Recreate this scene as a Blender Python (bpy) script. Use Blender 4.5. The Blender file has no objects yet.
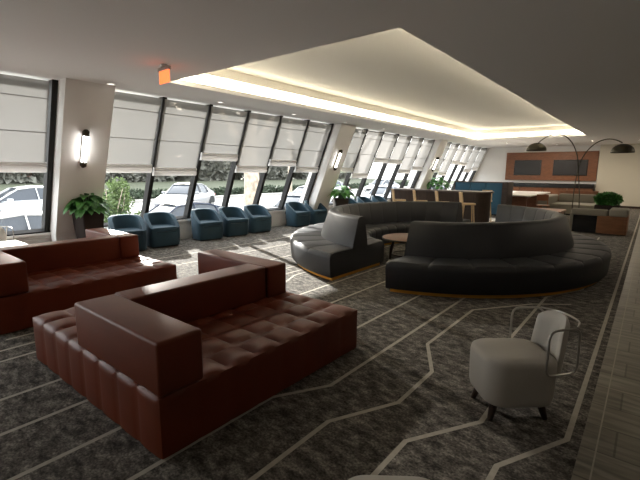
import bpy, bmesh, math, random
from math import sin, cos, pi, radians, sqrt, atan2, acos, hypot
from mathutils import Vector, Matrix
random.seed(7)
sc = bpy.context.scene
COL = sc.collection

# ------------------------------------------------------------------ materials
def nodemat(name):
    m = bpy.data.materials.new(name); m.use_nodes = True
    nt = m.node_tree; nt.nodes.clear()
    out = nt.nodes.new('ShaderNodeOutputMaterial')
    return m, nt, out
def mat(name, col, rough=.6, metal=0, bump=0, bscale=60, var=0, vscale=8, spec=.5, coat=0, sheen=0, col2=None):
    m, nt, out = nodemat(name)
    b = nt.nodes.new('ShaderNodeBsdfPrincipled')
    nt.links.new(b.outputs[0], out.inputs[0])
    b.inputs['Base Color'].default_value = (*col, 1)
    b.inputs['Roughness'].default_value = rough
    b.inputs['Metallic'].default_value = metal
    b.inputs['Specular IOR Level'].default_value = spec
    b.inputs['Coat Weight'].default_value = coat
    b.inputs['Sheen Weight'].default_value = sheen
    tc = nt.nodes.new('ShaderNodeTexCoord')
    if var or col2:
        n = nt.nodes.new('ShaderNodeTexNoise'); n.inputs['Scale'].default_value = vscale; n.inputs['Detail'].default_value = 4
        nt.links.new(tc.outputs['Object'], n.inputs[0])
        r = nt.nodes.new('ShaderNodeValToRGB')
        r.color_ramp.elements[0].position = .35; r.color_ramp.elements[1].position = .65
        c2 = col2 or tuple(c*(1+var) for c in col)
        c1 = col if col2 else tuple(c*(1-var) for c in col)
        r.color_ramp.elements[0].color = (*c1, 1); r.color_ramp.elements[1].color = (*c2, 1)
        nt.links.new(n.outputs[0], r.inputs[0]); nt.links.new(r.outputs[0], b.inputs['Base Color'])
    if bump:
        n = nt.nodes.new('ShaderNodeTexNoise'); n.inputs['Scale'].default_value = bscale; n.inputs['Detail'].default_value = 3
        nt.links.new(tc.outputs['Object'], n.inputs[0])
        bp = nt.nodes.new('ShaderNodeBump'); bp.inputs['Strength'].default_value = bump; bp.inputs['Distance'].default_value = .01
        nt.links.new(n.outputs[0], bp.inputs['Height']); nt.links.new(bp.outputs[0], b.inputs['Normal'])
    return m
def emis(name, col, s, base=(.8, .8, .8)):
    m, nt, out = nodemat(name)
    b = nt.nodes.new('ShaderNodeBsdfPrincipled')
    b.inputs['Base Color'].default_value = (*base, 1); b.inputs['Emission Color'].default_value = (*col, 1)
    b.inputs['Emission Strength'].default_value = s
    nt.links.new(b.outputs[0], out.inputs[0]); return m
def wood(name, c1, c2, rough=.45, scale=(1, 1, 12)):
    m, nt, out = nodemat(name)
    b = nt.nodes.new('ShaderNodeBsdfPrincipled'); nt.links.new(b.outputs[0], out.inputs[0])
    b.inputs['Roughness'].default_value = rough
    tc = nt.nodes.new('ShaderNodeTexCoord'); mp = nt.nodes.new('ShaderNodeMapping'); mp.inputs['Scale'].default_value = scale
    n = nt.nodes.new('ShaderNodeTexNoise'); n.inputs['Scale'].default_value = 3; n.inputs['Detail'].default_value = 6; n.inputs['Distortion'].default_value = .6
    r = nt.nodes.new('ShaderNodeValToRGB'); r.color_ramp.elements[0].position = .3; r.color_ramp.elements[1].position = .7
    r.color_ramp.elements[0].color = (*c1, 1); r.color_ramp.elements[1].color = (*c2, 1)
    nt.links.new(tc.outputs['Object'], mp.inputs[0]); nt.links.new(mp.outputs[0], n.inputs[0]); nt.links.new(n.outputs[0], r.inputs[0]); nt.links.new(r.outputs[0], b.inputs['Base Color'])
    return m

M = {}
M['ceiling'] = mat('ceiling_paint', (.90, .88, .86), .9)
M['tray'] = mat('tray_paint', (.92, .89, .80), .9)
M['wall'] = mat('wall_paint', (.78, .77, .75), .85)
M['wall_right'] = mat('wall_warm_light', (.62, .58, .48), .85)  # back wall paint with the warm lamplight mixed into its colour
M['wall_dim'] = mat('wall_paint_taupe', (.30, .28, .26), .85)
M['column'] = mat('column_paint', (.84, .82, .79), .8)
M['sill'] = mat('sill_paint', (.88, .86, .83), .45)
M['heater'] = mat('heater_metal', (.74, .72, .69), .55)
M['dark_metal'] = mat('dark_frame_metal', (.022, .021, .020), .65, 0, spec=.25)
M['black'] = mat('black_gloss', (.012, .012, .013), .2)
M['screen'] = mat('screen_glass', (.018, .016, .018), .35)
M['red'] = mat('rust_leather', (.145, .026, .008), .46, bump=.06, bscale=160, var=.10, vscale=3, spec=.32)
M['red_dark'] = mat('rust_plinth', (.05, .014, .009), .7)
M['grey'] = mat('charcoal_leather', (.016, .017, .020), .5, bump=.05, bscale=180, var=.1, vscale=3)
M['brass'] = mat('brushed_brass', (.85, .42, .06), .5, .6)
M['teal'] = mat('teal_fabric', (.012, .046, .072), .75, bump=.08, bscale=220, var=.12, vscale=5, sheen=.1)
M['teal_dark'] = mat('dark_plinth', (.015, .02, .025), .8)
M['blue'] = mat('blue_fabric', (.020, .090, .155), .8, bump=.05, bscale=120, sheen=.2)
M['white_uph'] = mat('pale_grey_fabric', (.50, .47, .42), .7, bump=.06, bscale=250)
M['steel'] = mat('bright_wire', (.45, .43, .40), .35, .9)
M['dark_wood'] = wood('dark_wood', (.018, .010, .007), (.045, .024, .015))
M['pale_wood'] = wood('pale_wood', (.52, .35, .18), (.68, .49, .28), scale=(6, 6, 1))
M['orange_wood'] = wood('orange_wood', (.15, .052, .020), (.25, .095, .038), scale=(2, 1, 10))
M['box_wood'] = wood('box_wood', (.15, .060, .022), (.23, .098, .040), scale=(1, 1, 6))
M['table_wood'] = wood('table_wood', (.12, .055, .025), (.21, .10, .048), .5, scale=(1, 8, 1))
M['brown_panel'] = wood('brown_panel', (.030, .016, .010), (.048, .026, .017), .6, scale=(8, 8, 1))
M['counter_edge'] = mat('counter_edge', (.10, .075, .062), .4)
M['beige'] = mat('beige_fabric', (.22, .20, .16), .85, bump=.06, bscale=200)
M['white'] = mat('white_laminate', (.82, .80, .77), .35)
M['bronze'] = mat('dark_bronze', (.050, .042, .022), .5, .4)
M['pot'] = mat('dark_pot', (.022, .011, .007), .8)
M['soil'] = mat('soil', (.03, .02, .014), .95)
M['leaf'] = mat('leaf_green', (.06, .20, .04), .42, var=.25, vscale=9)
M['leaf_light'] = mat('leaf_bright', (.085, .27, .05), .42, var=.25, vscale=9)
M['leaf_dark'] = mat('leaf_dark', (.022, .085, .022), .6, var=.3, vscale=6)
M['bush'] = mat('bush_leaves', (.13, .19, .065), .7, var=.3, vscale=3)
M['hedge'] = mat('hedge_leaves', (.05, .07, .042), .8, var=.35, vscale=1.5)
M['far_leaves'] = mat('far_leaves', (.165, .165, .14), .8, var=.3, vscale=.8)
M['bark'] = mat('pale_bark', (.44, .37, .29), .9, bump=.5, bscale=14, var=.3, vscale=5)
M['asphalt'] = mat('asphalt', (.20, .197, .19), .9, bump=.1, bscale=60, var=.1, vscale=2)
M['kerb'] = mat('kerb_concrete', (.42, .40, .37), .9)
M['grass'] = mat('verge_grass', (.075, .085, .05), .9, var=.3, vscale=4)
M['tyre'] = mat('tyre_rubber', (.015, .015, .015), .8)
M['rim'] = mat('alloy_rim', (.5, .5, .5), .3, .9)
M['car_glass'] = mat('car_glass', (.05, .06, .075), .08)
M['car_light'] = mat('headlight_glass', (.75, .78, .8), .1)
M['tail'] = mat('tail_light', (.35, .02, .02), .15)
M['fence'] = mat('fence_metal', (.10, .11, .10), .6)
M['led'] = emis('led_cove', (1, .90, .74), 7.5)
M['sconce'] = emis('sconce_tube', (1, .97, .93), 6.0)
M['down'] = emis('downlight_lamp', (1, .93, .85), 1.2)
M['down_on'] = emis('downlight_lamp_lit', (1, .80, .62), 14.0)
M['exit'] = emis('exit_panel', (1, .15, .04), 1.2, (.7, .2, .08))
M['grille'] = mat('downlight_ring', (.8, .78, .75), .4)

# glass: clear pane with a faint mirror on it
m, nt, out = nodemat('window_glass'); M['glass'] = m
t = nt.nodes.new('ShaderNodeBsdfTransparent'); t.inputs[0].default_value = (.93, .95, .94, 1)
g = nt.nodes.new('ShaderNodeBsdfGlossy'); g.inputs['Roughness'].default_value = .02
mx = nt.nodes.new('ShaderNodeMixShader'); mx.inputs[0].default_value = .05
nt.links.new(t.outputs[0], mx.inputs[1]); nt.links.new(g.outputs[0], mx.inputs[2]); nt.links.new(mx.outputs[0], out.inputs[0])
# sheer blind fabric
def sheer(name, tr, tl, col=(.80, .77, .72)):
    m, nt, out = nodemat(name)
    t = nt.nodes.new('ShaderNodeBsdfTransparent'); t.inputs[0].default_value = (1, .96, .93, 1)
    d = nt.nodes.new('ShaderNodeBsdfDiffuse'); d.inputs[0].default_value = (*col, 1)
    l = nt.nodes.new('ShaderNodeBsdfTranslucent'); l.inputs[0].default_value = (*col, 1)
    m1 = nt.nodes.new('ShaderNodeMixShader'); m1.inputs[0].default_value = tl
    m2 = nt.nodes.new('ShaderNodeMixShader'); m2.inputs[0].default_value = tr
    nt.links.new(d.outputs[0], m1.inputs[1]); nt.links.new(l.outputs[0], m1.inputs[2])
    nt.links.new(m1.outputs[0], m2.inputs[1]); nt.links.new(t.outputs[0], m2.inputs[2]); nt.links.new(m2.outputs[0], out.inputs[0])
    return m
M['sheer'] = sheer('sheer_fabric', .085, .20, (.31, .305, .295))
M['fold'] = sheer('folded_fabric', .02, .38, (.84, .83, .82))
M['seam'] = mat('blind_rod', (.22, .21, .20), .7)

# carpet: mottled, streaked
m, nt, out = nodemat('carpet'); M['carpet'] = m
b = nt.nodes.new('ShaderNodeBsdfPrincipled'); b.inputs['Roughness'].default_value = .95; b.inputs['Specular IOR Level'].default_value = .15
nt.links.new(b.outputs[0], out.inputs[0])
tc = nt.nodes.new('ShaderNodeTexCoord')
mp = nt.nodes.new('ShaderNodeMapping'); mp.inputs['Rotation'].default_value = (0, 0, radians(24)); mp.inputs['Scale'].default_value = (.75, 1.25, 1)
nt.links.new(tc.outputs['Object'], mp.inputs[0])
n1 = nt.nodes.new('ShaderNodeTexNoise'); n1.inputs['Scale'].default_value = 12; n1.inputs['Detail'].default_value = 8; n1.inputs['Roughness'].default_value = .72
nt.links.new(mp.outputs[0], n1.inputs[0])
r1 = nt.nodes.new('ShaderNodeValToRGB'); e = r1.color_ramp.elements
e[0].position = .38; e[0].color = (.040, .036, .031, 1); e[1].position = .64; e[1].color = (.27, .248, .215, 1)
x = e.new(.50); x.color = (.115, .104, .090, 1)
nt.links.new(n1.outputs[0], r1.inputs[0])
n2 = nt.nodes.new('ShaderNodeTexNoise'); n2.inputs['Scale'].default_value = 70; n2.inputs['Detail'].default_value = 4
nt.links.new(tc.outputs['Object'], n2.inputs[0])
r2 = nt.nodes.new('ShaderNodeValToRGB'); r2.color_ramp.elements[0].position = .3; r2.color_ramp.elements[1].position = .7
r2.color_ramp.elements[0].color = (.40, .40, .40, 1); r2.color_ramp.elements[1].color = (1.55, 1.55, 1.55, 1)
nt.links.new(n2.outputs[0], r2.inputs[0])
ml = nt.nodes.new('ShaderNodeMix'); ml.data_type = 'RGBA'; ml.blend_type = 'MULTIPLY'; ml.inputs[0].default_value = 1
nt.links.new(r1.outputs[0], ml.inputs[6]); nt.links.new(r2.outputs[0], ml.inputs[7]); nt.links.new(ml.outputs[2], b.inputs['Base Color'])
bp = nt.nodes.new('ShaderNodeBump'); bp.inputs['Strength'].default_value = .35; bp.inputs['Distance'].default_value = .01
nt.links.new(n2.outputs[0], bp.inputs['Height']); nt.links.new(bp.outputs[0], b.inputs['Normal'])
M['carpet_line'] = mat('carpet_line', (.42, .385, .32), .9, bump=.2, bscale=120, var=.08, vscale=20)

# wood-look stone planks
m, nt, out = nodemat('plank_tile'); M['tile'] = m
b = nt.nodes.new('ShaderNodeBsdfPrincipled'); nt.links.new(b.outputs[0], out.inputs[0]); b.inputs['Roughness'].default_value = .32
tc = nt.nodes.new('ShaderNodeTexCoord')
mp = nt.nodes.new('ShaderNodeMapping'); mp.inputs['Scale'].default_value = (1.2, 9, 1); nt.links.new(tc.outputs['Object'], mp.inputs[0])
n1 = nt.nodes.new('ShaderNodeTexNoise'); n1.inputs['Scale'].default_value = 2.2; n1.inputs['Detail'].default_value = 7; n1.inputs['Distortion'].default_value = .8
nt.links.new(mp.outputs[0], n1.inputs[0])
r1 = nt.nodes.new('ShaderNodeValToRGB'); r1.color_ramp.elements[0].position = .32; r1.color_ramp.elements[1].position = .7
r1.color_ramp.elements[0].color = (.14, .125, .095, 1); r1.color_ramp.elements[1].color = (.32, .29, .23, 1)
nt.links.new(n1.outputs[0], r1.inputs[0])
br = nt.nodes.new('ShaderNodeTexBrick'); br.inputs['Scale'].default_value = 1; br.inputs['Brick Width'].default_value = 1.2; br.inputs['Row Height'].default_value = .3
br.inputs['Mortar Size'].default_value = .006; br.inputs['Color1'].default_value = (1, 1, 1, 1); br.inputs['Color2'].default_value = (.78, .78, .78, 1); br.inputs['Mortar'].default_value = (.45, .45, .42, 1)
nt.links.new(tc.outputs['Object'], br.inputs[0])
ml = nt.nodes.new('ShaderNodeMix'); ml.data_type = 'RGBA'; ml.blend_type = 'MULTIPLY'; ml.inputs[0].default_value = 1
nt.links.new(r1.outputs[0], ml.inputs[6]); nt.links.new(br.outputs[0], ml.inputs[7]); nt.links.new(ml.outputs[2], b.inputs['Base Color'])

# ------------------------------------------------------------------ helpers
def obj(name, bm, mats, parent=None, loc=(0, 0, 0), rot=(0, 0, 0), smooth=None):
    me = bpy.data.meshes.new(name)
    bmesh.ops.recalc_face_normals(bm, faces=bm.faces)
    bm.to_mesh(me); bm.free()
    if not isinstance(mats, (list, tuple)): mats = [mats]
    for k in mats: me.materials.append(M[k] if isinstance(k, str) else k)
    if smooth is not None:
        me.polygons.foreach_set('use_smooth', [True]*len(me.polygons))
        if smooth: me.set_sharp_from_angle(angle=radians(smooth))
    o = bpy.data.objects.new(name, me); COL.objects.link(o)
    o.parent = parent; o.location = loc; o.rotation_euler = rot
    return o
def thing(name, label, cat, loc=(0, 0, 0), rz=0, group=None):
    o = bpy.data.objects.new(name, None); COL.objects.link(o); o.empty_display_size = .1
    o.location = loc; o.rotation_euler = (0, 0, rz); tag(o, label, cat, group); return o
def tag(o, label, cat, group=None, kind=None):
    if label: o['label'] = label
    if cat: o['category'] = cat
    if group: o['group'] = group
    if kind: o['kind'] = kind
    return o
def struct(o): o['kind'] = 'structure'; return o
def dup(root, loc, rz, label=None, group=None):
    r = root.copy(); COL.objects.link(r); r.location = loc; r.rotation_euler = (0, 0, rz)
    if label: r['label'] = label
    if group: r['group'] = group
    for ch in list(root.children):
        c = ch.copy(); COL.objects.link(c); c.parent = r
        for g in list(ch.children):
            d = g.copy(); COL.objects.link(d); d.parent = c
    return r
def abox(bm, x0, x1, y0, y1, z0, z1, bev=0, seg=2, mi=0):
    vs = [bm.verts.new((x, y, z)) for z in (z0, z1) for y in (y0, y1) for x in (x0, x1)]
    fs = [bm.faces.new([vs[i] for i in f]) for f in ((0, 2, 3, 1), (4, 5, 7, 6), (0, 1, 5, 4), (2, 6, 7, 3), (0, 4, 6, 2), (1, 3, 7, 5))]
    for f in fs: f.material_index = mi
    if bev:
        es = set(e for f in fs for e in f.edges)
        r = bmesh.ops.bevel(bm, geom=list(es), offset=bev, segments=seg, profile=.6, affect='EDGES')
        for f in r['faces']: f.material_index = mi
    return bm
def box(x0, x1, y0, y1, z0, z1, bev=0, seg=2):
    return abox(bmesh.new(), x0, x1, y0, y1, z0, z1, bev, seg)
def tube(bm, pts, r, n=10, closed=False, cap=True):
    pts = [Vector(p) for p in pts]; N = len(pts); rings = []
    rr = r if isinstance(r, (list, tuple)) else [r]*N
    prev = None
    for i, p in enumerate(pts):
        a = pts[(i-1) % N] if (i or closed) else p; c = pts[(i+1) % N] if (i < N-1 or closed) else p
        t = (c-a).normalized()
        if prev is None:
            u = t.orthogonal().normalized()
        else:
            u = (prev-t*prev.dot(t)).normalized()
        prev = u; w = t.cross(u)
        rings.append([bm.verts.new(p+(u*cos(2*pi*k/n)+w*sin(2*pi*k/n))*rr[i]) for k in range(n)])
    for i in range(N if closed else N-1):
        A, B = rings[i], rings[(i+1) % N]
        off = 0
        if closed and i == N-1:
            off = min(range(n), key=lambda o: (A[0].co-B[o].co).length)
        for k in range(n):
            bm.faces.new((A[k], A[(k+1) % n], B[(k+1+off) % n], B[(k+off) % n]))
    if cap and not closed:
        bm.faces.new(rings[0][::-1]); bm.faces.new(rings[-1])
    return bm
def lathe(bm, prof, n=32, c=(0, 0), mi=0):
    rings = []
    for r, z in prof:
        if r < 1e-5: rings.append([bm.verts.new((c[0], c[1], z))])
        else: rings.append([bm.verts.new((c[0]+r*cos(2*pi*k/n), c[1]+r*sin(2*pi*k/n), z)) for k in range(n)])
    for A, B in zip(rings, rings[1:]):
        for k in range(n):
            if len(A) == 1 and len(B) == 1: continue
            if len(A) == 1: f = bm.faces.new((A[0], B[k], B[(k+1) % n]))
            elif len(B) == 1: f = bm.faces.new((A[k], A[(k+1) % n], B[0]))
            else: f = bm.faces.new((A[k], A[(k+1) % n], B[(k+1) % n], B[k]))
            f.material_index = mi
    return bm
def prism(bm, poly, z0, z1, mi=0):
    a = [bm.verts.new((*p, z0)) for p in poly]; b = [bm.verts.new((*p, z1)) for p in poly]; n = len(poly)
    fs = [bm.faces.new(a[::-1]), bm.faces.new(b)]+[bm.faces.new((a[i], a[(i+1) % n], b[(i+1) % n], b[i])) for i in range(n)]
    for f in fs: f.material_index = mi
    return bm
def hexa(bm, P8, mi=0):
    v = [bm.verts.new(p) for p in P8]
    for f in ((0, 3, 2, 1), (4, 5, 6, 7), (0, 1, 5, 4), (1, 2, 6, 5), (2, 3, 7, 6), (3, 0, 4, 7)):
        bm.faces.new([v[i] for i in f]).material_index = mi
    return bm
def arc_fillet(pts, r, n=5, closed=False):
    out = []; N = len(pts); P = [Vector(p) for p in pts]
    for i, p in enumerate(P):
        if not closed and i in (0, N-1): out.append(p); continue
        a = (P[(i-1) % N]-p); b = (P[(i+1) % N]-p); d = min(r, a.length*.45, b.length*.45)
        A = p+a.normalized()*d; B = p+b.normalized()*d
        for k in range(n+1):
            t = k/n; out.append(A*(1-t)**2+p*2*t*(1-t)+B*t*t)
    return out

# ------------------------------------------------------------------ room frame
T = radians(22.81); S = 1.12
ZC = 1.6+1.236*S; XT = -6.685*S                        # ceiling height, top of the slanted glazing
tan_T = math.tan(T)
ZS = .47                                                # sill height
def wx(z): return XT-(ZC-z)*tan_T                       # glazing plane: x at height z
def W3(y, z, off=0):                                    # point on the glazing plane, moved into the room by off
    return (wx(z)+off*cos(T), y, z-off*sin(T))
YB = 24.5; YN = -5.0; XR = 7.5
def mull(k):
    n = (k+5)//6
    return S*(2.343+1.671*n+.952*(k-n))
COLY = [S*(2.34+.047+6.43*k) for k in (-1, 0, 1, 2)]     # near face of each pillar
CW = .67*S

# ------------------------------------------------------------------ floor
def offset_strip(bm, pts, w, z, mi):
    P = [Vector(p) for p in pts]; L = []; R = []
    for i, p in enumerate(P):
        d1 = (P[i]-P[i-1]).normalized() if i else (P[1]-P[0]).normalized()
        d2 = (P[i+1]-P[i]).normalized() if i < len(P)-1 else d1
        n1 = Vector((-d1.y, d1.x)); n2 = Vector((-d2.y, d2.x)); n = (n1+n2).normalized(); k = w/2/max(.4, n.dot(n1))
        L.append(bm.verts.new((*(p+n*k), z))); R.append(bm.verts.new((*(p-n*k), z)))
    for i in range(len(P)-1):
        bm.faces.new((L[i], R[i], R[i+1], L[i+1])).material_index = mi
bm = bmesh.new()
XE = -.165
def quad(bm, x0, x1, y0, y1, z, mi):
    f = bm.faces.new([bm.verts.new(p) for p in ((x0, y0, z), (x1, y0, z), (x1, y1, z), (x0, y1, z))]); f.material_index = mi
abox(bm, -8.9, XE, YN, YB, -.12, 0, mi=0)
abox(bm, XE, XR, YN, YB, -.12, -.001, mi=1)
quad(bm, XE+.075, XE+.083, YN, YB, .0006, 2)
W_ = .032
for pts in [
    [(-4.36, -1), (-4.36, 12), (-4.1, 12.5), (-4.1, 20)], [(-4.62, 1.0), (-4.62, 8)],
    [(-4.11, -1), (-4.11, 1.08), (-3.98, 1.6), (-3.98, 4.1), (-4.2, 4.6), (-4.2, 5.4)],
    [(-3.4, -1), (-3.4, 2.0), (-3.46, 2.6), (-3.46, 11), (-3.2, 11.5), (-3.2, 18)],
    [(-2.93, -1), (-2.93, 9)], [(-2.44, -1), (-2.44, 1.8), (-2.23, 2.3), (-2.23, 9.5), (-2.5, 10), (-2.5, 22)],
    [(-1.96, -1), (-1.96, 1.9), (-1.735, 2.3), (-1.735, 6)],
    [(-1.47, -1), (-1.47, 1.93), (-1.225, 2.42), (-1.23, 3.0), (-1.49, 3.49), (-1.49, 4.75), (-1.0, 5.45), (-.62, 5.75)],
    [(-.99, -1), (-.99, 2.07), (-.70, 2.56), (-.70, 3.2), (-.92, 3.7), (-.92, 5.9), (-.6, 6.6), (-.6, 9), (-.9, 9.6), (-.9, 12.5)],
    [(-.50, -1), (-.50, 2.2), (-.235, 2.71), (-.235, YB-.3)],
    [(-5.3, 4.0), (-5.3, 14), (-5.0, 14.5), (-5.0, 20)], [(-6.2, 2.2), (-6.2, 9), (-5.9, 9.5), (-5.9, 18)], [(-6.9, 3.2), (-6.9, 22)],
]:
    offset_strip(bm, pts, W_, .0008, 2)
floor = struct(obj('floor', bm, ['carpet', 'tile', 'carpet_line']))

# ------------------------------------------------------------------ ceiling with lit tray
TX0, TX1, TY0, TY1 = -6.17, -2.07, 3.79, 18.35
bm = bmesh.new(); TH = .5
xs = [-7.9, TX0, TX1, XR]; ys = [YN, TY0, TY1, YB]
for i in range(3):
    for j in range(3):
        if i == 1 and j == 1: continue
        abox(bm, xs[i], xs[i+1], ys[j], ys[j+1], ZC, ZC+.05)
ceil = struct(obj('ceiling', bm, 'ceiling'))
# tray: short upstand, hidden ledge, recessed walls and a raised soffit
def ring_walls(bm, x0, x1, y0, y1, z0, z1, t, mi=0):
    abox(bm, x0-t, x0, y0-t, y1+t, z0, z1, mi=mi); abox(bm, x1, x1+t, y0-t, y1+t, z0, z1, mi=mi)
    abox(bm, x0, x1, y0-t, y0, z0, z1, mi=mi); abox(bm, x0, x1, y1, y1+t, z0, z1, mi=mi)
bm = bmesh.new()
ring_walls(bm, TX0, TX1, TY0, TY1, ZC+.05, ZC+.075, .12)          # lip on the ceiling edge
O = .12
ring_walls(bm, TX0-O, TX1+O, TY0-O, TY1+O, ZC+.05, ZC+.44, .05)
abox(bm, TX0-O, TX1+O, TY0-O, TY1+O, ZC+.42, ZC+.47)
ring_walls(bm, TX0-O+.10, TX1+O-.10, TY0-O+.10, TY1+O-.10, ZC+.26, ZC+.42, .10)   # upper step
tray = obj('ceiling_tray', bm, 'tray', ceil)
bm = bmesh.new()
ring_walls(bm, TX0-O+.02, TX1+O-.02, TY0-O+.02, TY1+O-.02, ZC+.115, ZC+.205, .02)
led = obj('light_cove', bm, 'led', ceil); led['label'] = 'glowing warm white strip inside the ceiling tray'

# ------------------------------------------------------------------ walls
struct(obj('wall_back', box(-8.6, XR, YB, YB+.15, 0, ZC+.05), 'wall'))
bm = box(-2.14, XR, YB-.28, YB, 0, ZC); struct(obj('wall_right_return', bm, 'wall_right')).name = 'wall_back_right'  # right part of the back wall, its warm lighting painted in
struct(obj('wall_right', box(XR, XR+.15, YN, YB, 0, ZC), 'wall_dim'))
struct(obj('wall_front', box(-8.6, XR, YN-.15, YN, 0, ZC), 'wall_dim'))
struct(obj('baseboard_back', box(-2.14, XR, YB-.30, YB-.28, 0, .1), 'dark_wood'))
# low wall under the glazing with heater covers
bm = box(-8.9, -8.50, YN, YB, 0, ZS-.05)
y = YN+.3
while y < YB-.5:
    abox(bm, -8.50, -8.487, y, y+.50, .08, .36, .006, 1); y += .535
abox(bm, -8.50, -8.475, YN, YB, .385, .405)
struct(obj('wall_left', bm, 'heater'))
bm = box(-8.95, -8.46, YN, YB, ZS-.05, ZS, .008, 1); struct(obj('trim_1', bm, 'sill'))
# far end of the slanted glazing (solid strip up to the back wall)
# pillars
for i, y0 in enumerate(COLY):
    bm = bmesh.new(); off = .31
    zt = ZC; zb = .0
    xf_t = wx(ZC)+off/cos(T); zk = ZS-.02; xf_k = wx(zk)+off/cos(T)
    prof = [(xf_t, ZC), (xf_k, zk), (-8.42, zk), (-8.42, 0), (-9.1, 0), (wx(0)-.5, 0), (wx(ZC)-.5, ZC)]
    prof = [(xf_t, ZC), (xf_k, zk), (-8.9, zk), (wx(ZC)-.25, ZC)]
    a = [bm.verts.new((p[0], y0, p[1])) for p in prof]; b2 = [bm.verts.new((p[0], y0+CW, p[1])) for p in prof]
    bm.faces.new(a); bm.faces.new(b2[::-1])
    for k in range(4): bm.faces.new((a[k], a[(k+1) % 4], b2[(k+1) % 4], b2[k]))
    # foot block standing on the floor
    abox(bm, -8.45, xf_k, y0, y0+CW, 0, zk)
    struct(obj('trim_%d' % (i+2), bm, 'column'))

# glazing, grouped between pillars
def slab(bm, y0, y1, z0, z1, o0, o1, mi=0):            # box in the slanted plane
    pts = [W3(y0, z0, o0), W3(y1, z0, o0), W3(y1, z0, o1), W3(y0, z0, o1), W3(y0, z1, o0), W3(y1, z1, o0), W3(y1, z1, o1), W3(y0, z1, o1)]
    return hexa(bm, pts, mi)
groups = [[-9, -8, -7, -6, -5], [-5+0]]
wins = [(COLY[0]+CW, COLY[1], [mull(k) for k in range(-5, 1)]),
        (COLY[1]+CW, COLY[2], [mull(k) for k in range(1, 7)]),
        (COLY[2]+CW, COLY[3], [mull(k) for k in range(7, 13)]),
        (COLY[3]+CW, YB-.05, [mull(k) for k in range(13, 19)]),
        (YN, COLY[0], [-4.85, COLY[0]-.08])]
for wi, (ya, yb, ms) in enumerate(wins):
    w = bpy.data.objects.new('window_%d' % (wi+1), None); COL.objects.link(w); w['kind'] = 'structure'; w.location = (wx(ZS), ya, ZS)
    w.empty_display_size = .1
    L = Vector(w.location)
    def put(name, bm, mt):
        for v in bm.verts: v.co -= L
        o = obj(name, bm, mt, w); return o
    for ym in ms:
        put('mullion', slab(bmesh.new(), ym-.042, ym+.042, ZS, ZC+.02, -.10, .05), 'dark_metal')
    put('bottom_rail', slab(bmesh.new(), ya, yb, ZS-.01, ZS+.05, -.06, .06), 'dark_metal')
    edges = [ya]+[m_ for m_ in ms]+([yb] if wi == 3 else [])
    for e0, e1 in zip(edges, edges[1:]):
        if e1-e0 < .15: continue
        bm = bmesh.new(); p = [W3(e0+.03, ZS+.03), W3(e1-.03, ZS+.03), W3(e1-.03, ZC), W3(e0+.03, ZC)]
        bm.faces.new([bm.verts.new(q) for q in p]); put('pane', bm, 'glass')
struct(obj('trim_6', slab(bmesh.new(), mull(18)+.03, YB, 0.0, ZC, -.2, .02), 'wall'))

# ------------------------------------------------------------------ roman blinds
BOT = [1.578, 1.578, 1.52, 1.858, 1.589, 1.768, 1.60, 1.60, 1.41, 1.958, 1.936, 1.566, 1.70, 1.634, 1.477, 2.037, 1.98, 1.645, 1.757]
ordn = ['first', 'second', 'third', 'fourth', 'fifth', 'sixth']
def blind(y0, y1, zb, label):
    L = Vector(W3(y0, ZC-.01, .07))
    t = thing('roman_blind', label, 'window blind', L, 0, 'sheer roman blinds on the slanted windows')
    def put(name, bm, mt, par=t, sm=None):
        for v in bm.verts: v.co -= L
        return obj(name, bm, mt, par, smooth=sm)
    # sheer panels sag slightly between the rods
    zs = [ZC-.01]+[z for z in (2.72, 2.216) if z > zb+.30]
    bm = bmesh.new(); rows = []
    zz = zs+[zb+.05]
    for a, b2 in zip(zz, zz[1:]):
        for k in range(6):
            s = k/6; z = a+(b2-a)*s; o = .07+.02*sin(pi*s); rows.append((z, o))
    rows.append((zb+.05, .07))
    prev = None
    for z, o in rows:
        cur = [bm.verts.new(W3(y0+(y1-y0)*j/4, z, o)) for j in range(5)]
        if prev:
            for j in range(4): bm.faces.new((prev[j], prev[j+1], cur[j+1], cur[j]))
        prev = cur
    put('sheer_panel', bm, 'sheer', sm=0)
    for z in zs[1:]:
        put('rod', tube(bmesh.new(), [W3(y0, z, .072), W3(y1, z, .072)], .008, 6), 'seam')
    # stacked folds at the bottom
    bm = bmesh.new()
    for k, (za, zb2, th) in enumerate([(zb+.17, zb+.10, .035), (zb+.12, zb+.0, .055)]):
        n = 8; prof = []
        for q in range(n+1):
            s = q/n; prof.append((za+(zb2-za)*s, .075+th*sqrt(max(0, sin(pi*min(s*1.0, 1)))) ))
        prof.append((zb2, .06)); prof.append((za, .06))
        A = [bm.verts.new(W3(y0-.012, z, o)) for z, o in prof]; B = [bm.verts.new(W3(y1+.012, z, o)) for z, o in prof]
        bm.faces.new(A); bm.faces.new(B[::-1])
        for q in range(len(prof)): bm.faces.new((A[q], A[(q+1) % len(prof)], B[(q+1) % len(prof)], B[q]))
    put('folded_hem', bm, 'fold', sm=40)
    return t
pn = ['the nearest pillar', 'the middle pillar', 'the farthest pillar']
G = .075
def bl(a, b2, i, lab): blind(a-.015, b2-.09, BOT[i], lab)
heights = {3: 'raised above its neighbours', 9: 'raised high', 15: 'raised high', 5: 'raised slightly'}
bl(mull(-1), mull(0), 0, 'pale sheer roman blind above the white sedan, left of the nearest pillar')
bl(mull(-2), mull(-1), 0, 'pale sheer roman blind at the far left edge of the photo')
for k in (-3, -4, -5+1): pass
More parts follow.
